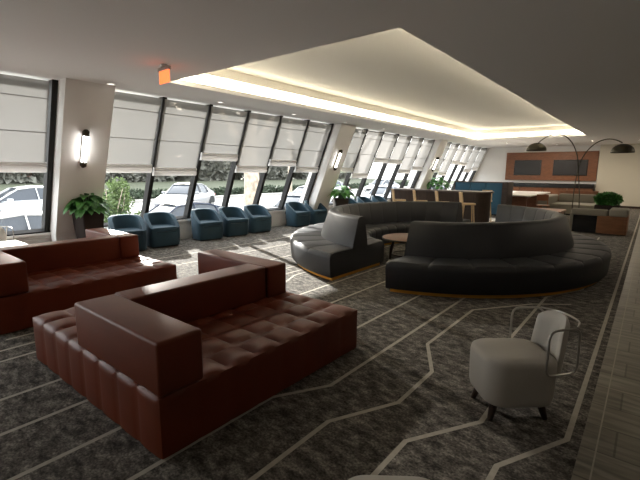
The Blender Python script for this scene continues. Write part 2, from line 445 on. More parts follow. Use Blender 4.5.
for g in range(3):
    ya = COLY[g+1]+CW; ms = [mull(k) for k in range(1+6*g, 7+6*g)]
    ed = [ya-.03]+ms
    for j in range(6):
        i = 1+6*g+j
        extra = ', '+heights[i] if i in heights else ''
        blind(ed[j]-.015+(.06 if j == 0 else 0), ed[j+1]-.09, BOT[i], 'pale sheer blind, %s right of %s%s' % (ordn[j], pn[g], extra))

# ------------------------------------------------------------------ wall lamps on the pillars
def sconce(y, label, first=[None]):
    loc = Vector(W3(y, 2.10, .325/1.0+.0))
    if first[0]: return dup2(first[0], loc, label)
    t = thing('wall_lamp', label, 'wall lamp', loc, 0, 'wall lamps on the pillars'); t.rotation_euler = (0, -0, 0)
    ax = Vector((sin(T), 0, cos(T))); nn = Vector((cos(T), 0, -sin(T))); yy = Vector((0, 1, 0))
    def P(u, v, w): return ax*u+nn*v+yy*w
    def bx(u0, u1, v0, v1, w0, w1):
        bm = bmesh.new(); pts = [P(u0, v0, w0), P(u0, v1, w0), P(u0, v1, w1), P(u0, v0, w1), P(u1, v0, w0), P(u1, v1, w0), P(u1, v1, w1), P(u1, v0, w1)]
        return hexa(bm, pts)
    obj('backplate', bx(-.28, .28, -.005, .015, -.03, .03), 'bronze', t)
    for s in (-1, 1):
        bm = bmesh.new(); tube(bm, [P(s*.235, .065, 0), P(s*.30, .065, 0), P(s*.325, .05, 0)], [.055, .052, .03], 16)
        obj('end_cap', bm, 'bronze', t, smooth=40)
    for s in (-1, 1):
        obj('lamp_tube', tube(bmesh.new(), [P(-.24, .07, s*.028), P(.24, .07, s*.028)], .014, 12), 'sconce', t, smooth=40)
    obj('arm', bx(-.30, -.26, .0, .06, -.02, .02), 'bronze', t); obj('arm', bx(.26, .30, .0, .06, -.02, .02), 'bronze', t)
    first[0] = t; return t
def dup2(r, loc, label): return dup(r, loc, 0, label)
sconce(COLY[1]+.32, 'bronze capped double tube wall lamp on the nearest pillar, left of photo')
sconce(COLY[2]+.30, 'bronze capped double tube wall lamp on the middle pillar behind the dark ring sofa')
sconce(COLY[3]+.30, 'bronze capped double tube wall lamp on the farthest pillar')

# ------------------------------------------------------------------ ceiling downlights and exit sign
def downlight(x, y, lit, label, name='downlight'):
    t = thing('ceiling_downlight', label, 'ceiling light', (x, y, ZC), 0, 'recessed ceiling downlights')
    obj('trim_ring', lathe(bmesh.new(), [(.055, -.001), (.06, -.008), (.085, -.006), (.09, 0), (.05, .0)], 28), 'grille', t, smooth=40)
    if lit:
        la = bpy.data.lights.new('downlight', 'AREA'); la.shape = 'DISK'; la.size = .10; la.energy = lit; la.color = (1, .86, .68)
        lo = bpy.data.objects.new('light', la); COL.objects.link(lo); lo.parent = t; lo.location = (0, 0, -.02)
    obj('lamp', lathe(bmesh.new(), [(0, -.003), (.052, -.003)], 24), 'down_on' if lit else 'down', t)
for x, y, l, lab in [
    (-7.05, 3.30, 0, 'small round downlight above the nearest pillar with the wall lamp'),
    (-7.04, 5.48, 0, 'small round downlight above the blinds, right of the hanging exit sign'),
    (-7.04, 7.7, 0, 'small round downlight above the blinds nearer than the middle pillar'),
    (-7.00, 9.82, 0, 'small round downlight right beside the top of the middle pillar'),
    (-6.95, 11.9, 0, 'small round downlight just past the middle pillar'),
    (-6.95, 14.2, 0, 'small round downlight above blinds between middle and farthest pillar'),
    (-6.95, 16.8, 0, 'small round downlight at the top of the farthest pillar'),
    (-5.5, 20.7, 22, 'glowing warm downlight in front of the wood panel with screens'),
    (-3.75, 22.6, 16, 'small far downlight above the middle of the wood panel'),
    (-2.2, 21.3, 16, 'small far downlight above the right end of the wood panel'),
    (-.6, 21.6, 14, 'small downlight above the right arc lamp'), (1.6, 21.5, 14, 'added unseen downlight past the right edge, lighting the far wall'), (1.8, 15.0, 22, 'added unseen downlight further right over the passage'), (1.8, 9.0, 9, 'added unseen downlight over the passage tiles'), (1.8, 4.0, 4, 'added unseen downlight over the passage tiles nearest the camera')]:  # lamps past the right edge are out of view, added to light the room
    downlight(x, y, l, lab)
t = thing('exit_sign', 'glowing orange red exit sign hanging from ceiling near the tray corner', 'sign', (-5.22, 3.16, ZC), radians(-3))
obj('canopy', lathe(bmesh.new(), [(0, -.03), (.045, -.03), (.05, -.002), (.05, 0)], 20), 'steel', t, smooth=40)
obj('housing', box(-.14, .14, -.022, .022, -.075, -.03, .006, 2), 'steel', t)
obj('lit_panel', box(-.13, .13, -.008, .008, -.235, -.075, .003, 1), 'exit', t)

# ------------------------------------------------------------------ rust sofas
def pil(s, p=3.0): return (1-abs(2*s-1)**p)
def tufted(x0, x1, y0, y1, z0, z1, nx, ny, amp=.028, aend=.012, aside=.006, sub=8):
    bm = bmesh.new(); cache = {}
    def V(key, co):
        k = tuple(round(c, 4) for c in key)
        if k not in cache: cache[k] = bm.verts.new(co)
        return cache[k]
    NX, NY, NZ = nx*sub, ny*sub, 8
    dx, dy = x1-x0, y1-y0
    rc = .018
    def top(i, j):
        s = (i % sub)/sub; t = (j % sub)/sub; u = x0+dx*i/NX; v = y0+dy*j/NY
        h = amp*(sin(pi*s)*sin(pi*t))**.42 if 0 < i < NX and 0 < j < NY else 0
        return V((u, v, z1), (u, v, z1-amp*.6+h))
    for i in range(NX):
        for j in range(NY): bm.faces.new((top(i, j), top(i+1, j), top(i+1, j+1), top(i, j+1)))
    def side(axis, val, n, outward, a):
        def P(i, k):
            s = (i % sub)/sub; w = k/NZ; z = z0+(z1-z0)*w
            q = min(1, (1-w)*8, w*8+.6); q = sin(q*pi/2)
            o = outward*a*sin(pi*s)**.42*q if 0 < i < n*sub else 0
            zz = z if k < NZ else z1-amp*.6
            if axis == 'y': u = x0+dx*i/(n*sub); return V((u, val, z), (u, val+o, zz))
            v = y0+dy*i/(n*sub); return V((val, v, z), (val+o, v, zz))
        for i in range(n*sub):
            for k in range(NZ): bm.faces.new((P(i, k), P(i+1, k), P(i+1, k+1), P(i, k+1)))
    side('y', y0, nx, -1, aend); side('y', y1, nx, 1, aend); side('x', x0, ny, -1, aside); side('x', x1, ny, 1, aside)
    b = [V((x, y, z0), (x, y, z0)) for x, y in ((x0, y0), (x1, y0), (x1, y1), (x0, y1))]
    bmesh.ops.holes_fill(bm, edges=[e for e in bm.edges if e.is_boundary], sides=0)
    return bm
def red_sofa(loc, label):
    t = thing('modular_sofa', label, 'sofa', loc, 0, 'rust leather double sided sofas')
    obj('seat_base', tufted(-1.0, 1.0, -.98, .95, .012, .385, 8, 8), 'red', t, smooth=50)
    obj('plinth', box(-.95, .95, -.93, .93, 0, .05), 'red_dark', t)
    obj('armrest', box(-.06, 1.02, -.985, -.70, .385, .70, .022, 3), 'red', t, smooth=50)
    obj('armrest', box(-.95, .19, .62, .88, .385, .70, .022, 3), 'red', t, smooth=50)
    obj('backrest', box(-.09, .17, -.698, .618, .385, .70, .022, 3), 'red', t, smooth=50)
    return t
A = red_sofa((-2.955, 2.03, 0), 'rust red tufted leather double sided sofa, the nearer one in the foreground')
dup(A, (-5.78, 1.97, 0), 0, 'rust red tufted leather double sided sofa cut by the left photo edge')

# ------------------------------------------------------------------ ring sofa in two curved halves
RC = (-3.12, 7.6); EY = .2
def ringpt(r, a): return (RC[0]+r*cos(a), RC[1]+(r+EY)*sin(a))
def sector(prof, xcut, right, nseg, pill_top=.020, pill_side=.012, sub=5, centre_r=2.0):
    """closed cross-section (r, z, weight_up, weight_out) swept between two cuts parallel to the aisle"""
    bm = bmesh.new(); rings = []; SS = [0, .02, .05, .12, .3, .5, .7, .88, .95, .98]; PV = [0, .35, .6, .82, .97, 1, .97, .82, .6, .35]; sub = 10; N = nseg*10
    for i in range(N+1):
        fi = i//10+SS[i % 10]; p = PV[i % 10]
        ring = []
        for (r, z, wu, wo) in prof:
            rr = r+(pill_side*p*wo); zz = z+pill_top*p*wu
            c = (xcut-RC[0])/r; ae = acos(max(-1, min(1, c)))
            if right: a = -ae+2*ae*fi/nseg
            else: a = ae+(2*pi-2*ae)*fi/nseg
            ring.append(bm.verts.new((*ringpt(rr, a), zz)))
        rings.append(ring)
    K = len(prof)
    for A_, B_ in zip(rings, rings[1:]):
        for k in range(K): bm.faces.new((A_[k], A_[(k+1) % K], B_[(k+1) % K], B_[k]))
    bm.faces.new(rings[0]); bm.faces.new(rings[-1][::-1])
    return bm
def ring_half(xcut, right, nseg, label, RO=2.70):
    t = thing('curved_sofa', label, 'sofa', (RC[0]+(1.9 if right else -1.9), RC[1], 0), 0, 'charcoal leather curved sofa halves')
    L = Vector(t.location)
    def put(name, bm, mt, sm=40):
        for v in bm.verts: v.co -= L
        return obj(name, bm, mt, t, smooth=sm)
    seat = [(RO-.02, .055, 0, 0), (RO, .08, 0, 0), (RO+.02, .34, 0, 0), (RO+.005, .385, .2, .3), (RO-.03, .41, 1, .3), (RO-.12, .42, 1, 0), (2.22, .415, .8, 0), (2.0, .41, 0, 0),
            (1.83, .415, .8, 0), (1.42, .42, 1, 0), (1.34, .41, 1, -.3), (1.305, .385, .4, -.8), (1.29, .34, 0, -1), (1.30, .08, 0, -.5), (1.32, .055, 0, 0)]
    put('seat', sector(seat, xcut, right, nseg), 'grey')
    back = [(2.235, .405, 0, 0), (2.215, .50, 0, 0), (2.095, .86, 0, 0), (2.07, .888, 0, 0), (2.03, .90, 1, 0), (1.96, .90, 1, 0), (1.925, .888, 0, -.4), (1.905, .86, 0, -1), (1.825, .50, 0, -1), (1.81, .405, 0, 0)]
    put('backrest', sector(back, xcut, right, nseg, .004, .012), 'grey')
    kick = [(RO-.075, 0, 0, 0), (RO-.055, .0, 0, 0), (RO-.055, .055, 0, 0), (RO-.075, .055, 0, 0)]
    kk = [(r, z, 0, 0) for r, z in ((RO-.07, 0), (RO-.07, .056), (1.38, .056), (1.38, 0))]
    k = put('kick_plate', sector(kk, xcut+(.03 if right else -.03), right, nseg, 0, 0), 'brass'); k['label'] = 'brass kick plate under the seat'
    return t
ring_half(-2.65, True, 14, 'charcoal leather curved sofa half with brass kick plate, right and front part of the ring', 2.73)
ring_half(-3.53, False, 14, 'charcoal leather curved sofa half with brass kick plate, left and rear part of the ring', 2.79)

# coffee table inside the ring
t = thing('coffee_table', 'round wooden coffee table on dark legs inside the charcoal ring sofa', 'coffee table', (-3.38, 6.85, 0))
obj('tabletop', lathe(bmesh.new(), [(0, .405), (.48, .405), (.495, .415), (.495, .44), (.48, .45), (0, .45)], 48), 'table_wood', t, smooth=40)
obj('rim', lathe(bmesh.new(), [(.496, .408), (.504, .408), (.504, .442), (.496, .442), (.496, .408)], 48), 'bronze', t, smooth=40)
for k in range(4):
    a = k*pi/2+.6
    obj('leg', tube(bmesh.new(), [(.28*cos(a), .28*sin(a), .405), (.33*cos(a), .33*sin(a), .2), (.35*cos(a), .35*sin(a), 0)], [.022, .03, .016], 12), 'dark_wood', t, smooth=40)
obj('stretcher', lathe(bmesh.new(), [(.30, .10), (.325, .10), (.325, .12), (.30, .12), (.30, .10)], 32), 'dark_wood', t, smooth=40)

t.scale = (1, 1, .94)
# ------------------------------------------------------------------ teal tub chairs
def tub_chair(loc, rz, label):
    t = thing('tub_chair', label, 'armchair', loc, rz, 'teal tub chairs along the windows')
    # plan path (local: +X is the front), U shape with rounded back
    hw, dp = .35, .33
    path = []
    def se(a, rx, ry, p=2.1):
        c, s = cos(a), sin(a)
        return (rx*abs(c)**(2/p)*(1 if c > 0 else -1), ry*abs(s)**(2/p)*(1 if s > 0 else -1))
    N = 40; ts = []
    pts = [(dp, -hw+.03)]
    for i in range(N+1):
        a = -pi/2-(pi)*i/N
        x_, y_ = se(a, dp, hw); pts.append((x_, y_))
    pts.append((dp, hw-.03))
    # drop duplicates, add intermediate on straight arms
    full = [(dp, -hw+.06), (dp*.90, -hw+.018), (dp*.6, -hw), (dp*.12, -hw)]+pts[1:-1]+[(dp*.12, hw), (dp*.6, hw), (dp*.90, hw-.018), (dp, hw-.06)]
    out_ = []
    for p in full:
        if not out_ or hypot(p[0]-out_[-1][0], p[1]-out_[-1][1]) > .012: out_.append(p)
    def rim(x_):
        s = max(0, min(1, (dp-x_)/(2*dp))); return .43+.315*sin(s*pi/2)**1.05
    bm = bmesh.new(); rings = []
    th = .085
    for (x_, y_) in out_:
        zt = rim(x_)
        ix, iy = x_*(1-th/dp) if x_ < 0 else x_*.985, y_*(1-th/hw)
        d = Vector((x_, y_)); tp = .94   # foot tucked in a little
        ring = [(x_*tp, y_*tp, .03), (x_, y_, .25), (x_, y_, zt-.03), (x_*.985+ix*.015, y_*.97+iy*.03, zt-.006), ((x_+ix)/2, (y_+iy)/2, zt), (ix, iy, zt-.02), (ix, iy, .36), (ix, iy, .20)]
        rings.append([bm.verts.new(q) for q in ring])
    K = len(rings[0])
    for A_, B_ in zip(rings, rings[1:]):
        for k in range(K): bm.faces.new((A_[k], A_[(k+1) % K], B_[(k+1) % K], B_[k]))
    bm.faces.new(rings[0]); bm.faces.new(rings[-1][::-1])
    obj('shell', bm, 'teal', t, smooth=45)
    obj('front_panel', box(-.2, dp-.012, -hw+.07, hw-.07, .03, .345, .02, 3), 'teal', t, smooth=45)
    obj('seat_cushion', box(-.26, dp+.0, -hw+.082, hw-.082, .35, .45, .035, 4), 'teal', t, smooth=60)
    obj('plinth', box(-.24, .27, -.28, .28, 0, .035), 'teal_dark', t)
    return t
chairs = [(-8.05, 3.86, -14, 'teal fabric tub chair right of the nearest leafy plant, first in the row'),
          (-8.06, 4.60, -10, 'teal fabric tub chair, second from the nearest plant, with window ledge to its right'),
          (-8.07, 5.76, -10, 'teal fabric tub chair, left one of the row of three'),
          (-8.07, 6.55, -10, 'teal fabric tub chair, middle one of the row of three'),
          (-8.07, 7.36, -8, 'teal fabric tub chair, right one of the row of three beside the tree trunk view'),
          (-8.08, 8.98, -4, 'teal fabric tub chair, left one of the pair before the middle pillar'),
          (-8.08, 9.80, -4, 'teal fabric tub chair, right one of the pair, beside the bright green plant'),
          (-8.08, 11.75, 0, 'teal tub chair seen only as a top, first past the bright green plant'),
          (-8.08, 12.75, 0, 'teal tub chair seen only as a top, second past the bright green plant'),
          (-8.08, 13.75, 0, 'teal tub chair seen only as a top, left of the first bar stool')]
c0 = None
for x_, y_, r, lab in chairs:
    if c0 is None: c0 = tub_chair((x_, y_, 0), radians(r), lab)
    else: dup(c0, (x_, y_, 0), radians(r), lab)
for o_ in [o_ for o_ in COL.objects if o_.get('category') == 'armchair' and o_.name.startswith('tub_chair')]:
    o_.scale = (.93, .93, .95); o_.location.x -= .08; o_.location.y += .05

# ------------------------------------------------------------------ pale armchairs with wire arms
def rrect(hx, hy, r, n=6):
    pts = []
    for cx, cy, a0 in ((hx-r, hy-r, 0), (-hx+r, hy-r, 90), (-hx+r, -hy+r, 180), (hx-r, -hy+r, 270)):
        for k in range(n+1):
            a = radians(a0+90*k/n); pts.append((cx+r*cos(a), cy+r*sin(a)))
    return pts
def pale_chair(loc, rz, label):
    t = thing('lounge_chair', label, 'armchair', loc, rz, 'pale upholstered chairs with wire arms')
    # local +X is the front
    bm = bmesh.new(); rings = []
    base = rrect(.235, .215, .12, 8)
    for z, s in ((.12, .90), (.13, .95), (.165, .985), (.31, 1.0), (.39, 1.0), (.415, .97), (.427, .90), (.433, .6), (.435, .2)):
        rings.append([bm.verts.new((p[0]*s, p[1]*s, z)) for p in base])
    n = len(base)
    for A_, B_ in zip(rings, rings[1:]):
        for k in range(n): bm.faces.new((A_[k], A_[(k+1) % n], B_[(k+1) % n], B_[k]))
    bm.faces.new(rings[0][::-1]); bm.faces.new(rings[-1])
    obj('seat', bm, 'white_uph', t, smooth=40)
    # curved back pad
    bm = bmesh.new(); rows = []
    for k in range(9):
        s = k/8; z = .33+.35*s
        row = []
        for j in range(13):
            u = -1+2*j/12; hw = .165*(1-.10*s)
            edge = sqrt(max(0, 1-abs(u)**8)); topc = 1-abs(u)**3.5*.16*s
            y_ = hw*u; xb = -.285+.075*u*u-.035*s
            row.append((xb, y_, .33+(z-.33)*topc, edge))
        rows.append(row)
    F = [[bm.verts.new((x_+.030*max(.12, e_)*(1 if k < 8 else .2), y_, z)) for x_, y_, z, e_ in r] for k, r in enumerate(rows)]
    Bk = [[bm.verts.new((x_-.030*max(.12, e_)*(1 if k < 8 else .2), y_, z)) for x_, y_, z, e_ in r] for k, r in enumerate(rows)]
    for G_, fl in ((F, 1), (Bk, -1)):
        for a in range(8):
            for b2 in range(12): bm.faces.new((G_[a][b2], G_[a][b2+1], G_[a+1][b2+1], G_[a+1][b2]))
    loop = lambda G_: G_[0]+[G_[k][12] for k in range(1, 9)]+G_[8][::-1][1:]+[G_[k][0] for k in range(7, 0, -1)]
    LF, LB = loop(F), loop(Bk)
    for k in range(len(LF)): bm.faces.new((LF[k], LF[(k+1) % len(LF)], LB[(k+1) % len(LF)], LB[k]))
    obj('backrest', bm, 'white_uph', t, smooth=50)
    for s in (-1, 1):
        pts = arc_fillet([(-.10, s*.228, .345), (-.10, s*.228, .645), (-.31, s*.20, .655), (-.34, s*.17, .345)], .06, 5, closed=True)
        obj('wire_arm', tube(bmesh.new(), pts, .0075, 8, closed=True), 'steel', t, smooth=40)
    pts = arc_fillet([(-.29, -.20, .655), (-.37, -.11, .658), (-.385, 0, .658), (-.37, .11, .658), (-.29, .20, .655)], .06, 5)
    obj('wire_back_rail', tube(bmesh.new(), pts, .0065, 8), 'steel', t, smooth=40)
    for sx in (-1, 1):
        for sy in (-1, 1):
            obj('leg', tube(bmesh.new(), [(sx*.15, sy*.11, .13), (sx*.185, sy*.135, 0)], [.030, .017], 12), 'dark_wood', t, smooth=40)
    return t
pc = pale_chair((-.612, 2.842, 0), radians(221), 'pale grey upholstered chair with wire arms in the right foreground on the carpet')
dup(pc, (-8.03, 1.80, 0), radians(0), 'pale grey chair with wire arm at the left photo edge by the window')
dup(pc, (-.545, 1.122, 0), radians(127), 'pale chair of which only the rounded seat edge shows at the bottom edge')
t = thing('side_table', 'low white side table at the left photo edge under the window', 'side table', (-7.41, 1.62, 0))
obj('tabletop', box(-.33, .33, -.33, .33, .47, .50, .012, 3), 'white', t, smooth=40)
obj('pedestal', lathe(bmesh.new(), [(0, .02), (.035, .02), (.035, .47), (0, .47)], 20), 'steel', t, smooth=40)
obj('foot', lathe(bmesh.new(), [(0, 0), (.24, 0), (.24, .012), (.04, .022), (0, .022)], 32), 'steel', t, smooth=40)

# ------------------------------------------------------------------ potted plants
def leaf(bm, base, dirn, length, width, droop, mi=0, nl=6):
    d = Vector(dirn).normalized(); up = Vector((0, 0, 1)); side = d.cross(up)
    if side.length < .1: side = Vector((1, 0, 0))
    side.normalize(); nrm = side.cross(d).normalized(); rows = []
    for i in range(nl+1):
        s = i/nl; w = width*(sin(pi*min(1, s*.92+.08))**.75)*(1-.25*s)
        if i == nl: w = .002
        c = Vector(base)+d*length*s-up*droop*length*s*s
        rows.append([bm.verts.new(c-side*w/2+nrm*w*.18), bm.verts.new(c), bm.verts.new(c+side*w/2+nrm*w*.18)])
    for a, b2 in zip(rows, rows[1:]):
        for k in range(2): bm.faces.new((a[k], a[k+1], b2[k+1], b2[k])).material_index = mi
def plant(loc, pot_h, pot_w, n, lsize, spread, hgt, mt, label, seed, round_pot=False):
    rnd = random.Random(seed)
    t = thing('potted_plant', label, 'potted plant', loc, rnd.random(), 'tall leafy plants by the pillars')
    if round_pot:
        bm = lathe(bmesh.new(), [(0, 0), (pot_w*.36, 0), (pot_w*.5, pot_h), (pot_w*.44, pot_h), (pot_w*.42, pot_h-.05), (0, pot_h-.05)], 28)
    else:
        bm = bmesh.new(); rings = []
        for z, s in ((0, .70), (.01, .72), (pot_h-.01, .995), (pot_h, 1), (pot_h, .88), (pot_h-.05, .86)):
            rings.append([bm.verts.new((p[0]*s, p[1]*s, z)) for p in rrect(pot_w/2, pot_w/2, .04, 3)])
        k_ = len(rings[0])
        for a, b2 in zip(rings, rings[1:]):
            for k in range(k_): bm.faces.new((a[k], a[(k+1) % k_], b2[(k+1) % k_], b2[k]))
        bm.faces.new(rings[0][::-1])
    obj('pot', bm, 'pot', t, smooth=40)
    obj('soil', lathe(bmesh.new(), [(0, pot_h-.03), (pot_w*.41, pot_h-.045)], 20), 'soil', t)
    bl_ = bmesh.new(); bs = bmesh.new()
    for i in range(n):
        a = i*2.399+rnd.uniform(-.2, .2); q = sqrt((i+.5)/n)
        tip = Vector((spread*q*cos(a), spread*q*sin(a), pot_h+hgt*(1-.75*q*q)+rnd.uniform(-.04, .04)))
        b0 = Vector((.04*cos(a), .04*sin(a), pot_h-.04))
        tube(bs, [b0, b0.lerp(tip, .5)+Vector((0, 0, .05)), tip], [.008, .006, .004], 5)
        d = Vector((cos(a)*(.3+q), sin(a)*(.3+q), .25-.45*q))
        leaf(bl_, tip-d.normalized()*.03, d, lsize*rnd.uniform(.85, 1.15), lsize*.72, .45)
    obj('stems', bs, 'leaf_dark', t, smooth=40)
    obj('foliage', bl_, mt, t, smooth=0)
    return t
plant((-7.88, 3.11, 0), .84, .40, 62, .24, .25, .30, 'leaf', 'tall dark pot with big rounded green leaves against the nearest pillar', 1)
plant((-7.80, 10.75, 0), .76, .44, 20, .34, .24, .40, 'leaf_light', 'dark pot with broad bright green leaves in front of the middle pillar', 2)
plant((-7.72, 18.1, 0), .76, .44, 60, .26, .55, .62, 'leaf', 'leafy green plant in front of the farthest pillar behind the bar stools', 3)

# ------------------------------------------------------------------ communal counter and bar stools
CY = 11.75
t = thing('bar_counter', 'long dark brown high counter with rounded end behind the ring sofa', 'counter', (-4.9, CY, 0))
bm = bmesh.new()
poly = [(-1.7, 0), (1.05, 0)]+[(1.05+.38*sin(radians(a)), .38-.38*cos(radians(a))) for a in range(10, 181, 10)]+[(-1.7, .76)]
prism(bm, [(x_, y_+.02) for x_, y_ in poly], 1.035, 1.075); obj('countertop', bm, 'counter_edge', t, smooth=30)
bm = bmesh.new()
inner = [(-1.66, .30), (1.0, .30)]+[(1.02+.34*sin(radians(a)), .38-.34*cos(radians(a))) for a in range(20, 161, 10)]+[(-1.66, .72)]
inner[1] = (1.02, .06); inner[0] = (-1.66, .06)
prism(bm, [(x_, y_) for x_, y_ in inner], .06, 1.035); obj('front_panel', bm, 'brown_panel', t, smooth=30)
prism(b2_ := bmesh.new(), [(x_*.98, y_*.9+.06) for x_, y_ in inner], 0, .06); obj('plinth', b2_, 'black', t)
def bar_stool(loc, rz, label):
    t = thing('bar_stool', label, 'bar stool', loc, rz, 'pale wood bar stools at the counter')
    # local +Y faces the counter, back on -Y
    bm = bmesh.new()
    poly = rrect(.20, .19, .10, 6); rings = []
    for z, s in ((.735, .93), (.745, 1), (.765, 1), (.78, .95), (.785, .6)): rings.append([bm.verts.new((p[0]*s, p[1]*s, z)) for p in poly])
    k_ = len(poly)
    for a, b2 in zip(rings, rings[1:]):
        for k in range(k_): bm.faces.new((a[k], a[(k+1) % k_], b2[(k+1) % k_], b2[k]))
    bm.faces.new(rings[0][::-1]); bm.faces.new(rings[-1])
    obj('seat', bm, 'pale_wood', t, smooth=40)
    bm = bmesh.new(); A_ = []; 
    for k in range(9):
        s = k/8; row = []
        for j in range(9):
            u = -1+2*j/8; row.append((.17*u*(1-.12*s), -.20+.055*u*u-.05*s, .72+.36*s))
        A_.append(row)
    F = [[bm.verts.new((p[0], p[1]+.012, p[2])) for p in r] for r in A_]; B_ = [[bm.verts.new((p[0], p[1]-.012, p[2])) for p in r] for r in A_]
    for G_ in (F, B_):
        for a in range(8):
            for b2 in range(8): bm.faces.new((G_[a][b2], G_[a][b2+1], G_[a+1][b2+1], G_[a+1][b2]))
    loop = lambda G_: G_[0]+[G_[k][8] for k in range(1, 9)]+G_[8][::-1][1:]+[G_[k][0] for k in range(7, 0, -1)]
    LF, LB = loop(F), loop(B_)
    for k in range(len(LF)): bm.faces.new((LF[k], LF[(k+1) % len(LF)], LB[(k+1) % len(LF)], LB[k]))
    obj('backrest', bm, 'pale_wood', t, smooth=50)
    for sx in (-1, 1):
        for sy in (-1, 1):
            obj('leg', tube(bmesh.new(), [(sx*.13, sy*.12, .74), (sx*.19, sy*.18, 0)], [.020, .015], 10), 'pale_wood', t, smooth=40)
    pts = [(.172, .162, .26), (-.172, .162, .26), (-.172, -.162, .26), (.172, -.162, .26)]
    obj('footrest', tube(bmesh.new(), arc_fillet(pts, .01, 2, True), .010, 8, closed=True), 'bronze', t, smooth=40)
    return t
st = None
for x_, y_, lab in [(-5.98, 11.33, 'pale wood bar stool at the left end of the dark counter'),
                    (-5.27, 11.32, 'pale wood bar stool, second from the left at the dark counter'),
                    (-4.57, 11.3, 'pale wood bar stool, third from the left at the dark counter'),
                    (-3.87, 11.28, 'pale wood bar stool nearest the rounded counter end, legs in view')]:
    if st is None: st = bar_stool((x_, y_, 0), radians(-62), lab)
    else: dup(st, (x_, y_, 0), radians(-62), lab)
dup(st, (-3.93, 12.9, 0), pi, 'pale wood bar stool on the far side of the counter, only its top showing')

# ------------------------------------------------------------------ blue booth
t = thing('booth_screen', 'high blue upholstered booth back with dark end panel behind the counter', 'booth', (-5.1, 16.2, 0))
obj('upholstered_back', box(-.98, .80, -.06, .10, .06, 1.235, .02, 2), 'blue', t, smooth=40)
for k in range(3):
    obj('back_cushion', box(-.97+.59*k, -.97+.59*(k+1)-.012, -.10, -.055, .30, 1.21, .02, 3), 'blue', t, smooth=40)
obj('top_cap', box(-1.03, .83, -.09, .13, 1.235, 1.27), 'dark_wood', t)
obj('end_panel', box(.80, 1.0, -.14, .60, 0, 1.27, .01), 'dark_wood', t)
obj('end_panel', box(-1.03, -.98, -.10, .60, 0, 1.27, .01), 'dark_wood', t)
obj('bench_seat', box(-.98, .80, .10, .60, .06, .45, .02, 2), 'blue', t, smooth=40)
obj('plinth', box(-.98, .80, -.04, .58, 0, .06), 'black', t)

# ------------------------------------------------------------------ back wall: wood panel with screens, shelf, lower cladding
FY = YB-.01
t = thing('media_wall_panel', 'orange brown wood panel holding two dark screens on the far wall', 'wall panel', (-4.3, FY-.0, 1.95))
def px2(x0, x1, z0, z1, y0, y1, n, m_, par, b_=0):
    return obj(n, box(x0+4.3, x1+4.3, y0, y1, z0-1.95, z1-1.95, b_, 2), m_, par)
px2(-6.42, -2.18, 1.23, 2.70, -.10, 0, 'wood_frame', 'orange_wood', t, .008)
px2(-5.98, -4.66, 1.50, 2.29, -.125, -.10, 'screen_surround', 'black', t); px2(-4.10, -2.58, 1.50, 2.29, -.125, -.10, 'screen_surround', 'black', t)
px2(-5.94, -4.70, 1.54, 2.25, -.135, -.124, 'screen', 'screen', t); px2(-4.06, -2.62, 1.54, 2.25, -.135, -.124, 'screen', 'screen', t)
t = thing('service_counter', 'black topped long counter with orange wood front along the far wall', 'counter', (-4.3, FY, 0))
obj('countertop', box(-2.3, 2.12, -.62, 0, .88, 1.10, .01), 'black', t)
for k in range(4):
    obj('front_panel', box(-2.28+k*1.095, -2.28+(k+1)*1.095-.03, -.57, 0, .10, .88, .006, 1), 'orange_wood', t)
obj('plinth', box(-2.26, 2.06, -.50, 0, 0, .10), 'black', t)
# long white table
t = thing('long_table', 'long white topped table in front of the far wall counter', 'table', (-4.4, 19.4, 0))
obj('tabletop', box(-1.2, .80, -2.0, 2.0, .70, .76, .015, 3), 'white', t, smooth=40)
for sx in (-1.6, 1.5):
    obj('leg', box(-.9, .6, sx-.05, sx+.05, 0, .70), 'orange_wood', t)
obj('drawer_box', box(-1.1, .1, -1.5, 1.6, .48, .70), 'orange_wood', t)
# red-brown chair by the table
t = thing('side_chair', 'small reddish wooden chair between white table and beige sectional', 'chair', (-3.05, 16.9, 0), radians(200))
obj('seat', box(-.20, .20, -.20, .20, .42, .45, .012, 2), 'orange_wood', t)
obj('backrest', box(-.20, .20, -.215, -.195, .60, .82, .008, 2), 'orange_wood', t)
for sx in (-1, 1):
    obj('leg', tube(bmesh.new(), [(sx*.18, -.2, .82), (sx*.18, -.19, .44), (sx*.19, -.22, 0)], .015, 8), 'orange_wood', t)
    obj('leg', tube(bmesh.new(), [(sx*.17, .17, .42), (sx*.19, .2, 0)], .015, 8), 'orange_wood', t)
# low red-edged bench table
t = thing('low_bench', 'low flat reddish wood bench table just beyond the ring sofa', 'bench', (-2.62, 14.6, 0))
obj('tabletop', box(-.55, .55, -.50, .70, .40, .46, .01), 'orange_wood', t)
obj('leg', box(-.50, -.44, -.40, .60, 0, .40), 'orange_wood', t); obj('leg', box(.44, .50, -.40, .60, 0, .40), 'orange_wood', t)

# ------------------------------------------------------------------ beige sectional with wooden shell
t = thing('sectional_sofa', 'beige fabric sectional in a wooden shell below the arc lamps', 'sofa', (-1.05, 13.2, 0))
obj('shell_panel', box(.0, .60, 0, .06, .02, .50, .004, 1), 'box_wood', t)['label'] = 'orange wood panel of the shell'
obj('shell_panel', box(-.56, -.003, 0, .06, .02, .50, .004, 1), 'black', t)['label'] = 'near black panel of the shell'
obj('shell_side', box(.60, .66, 0, .9, .02, .52, .004, 1), 'box_wood', t)
obj('shell_side', box(-.64, -.56, .0, .9, .02, .52, .004, 1), 'beige', t)
obj('seat_base', box(-.56, .60, .06, .80, .04, .38, .02), 'beige', t, smooth=40)
obj('back_cushion', box(-.62, .22, -.02, .26, .48, .655, .05, 4), 'beige', t, smooth=60)
obj('back_cushion', box(.24, .66, -.02, .8, .48, .685, .06, 4), 'beige', t, smooth=60)
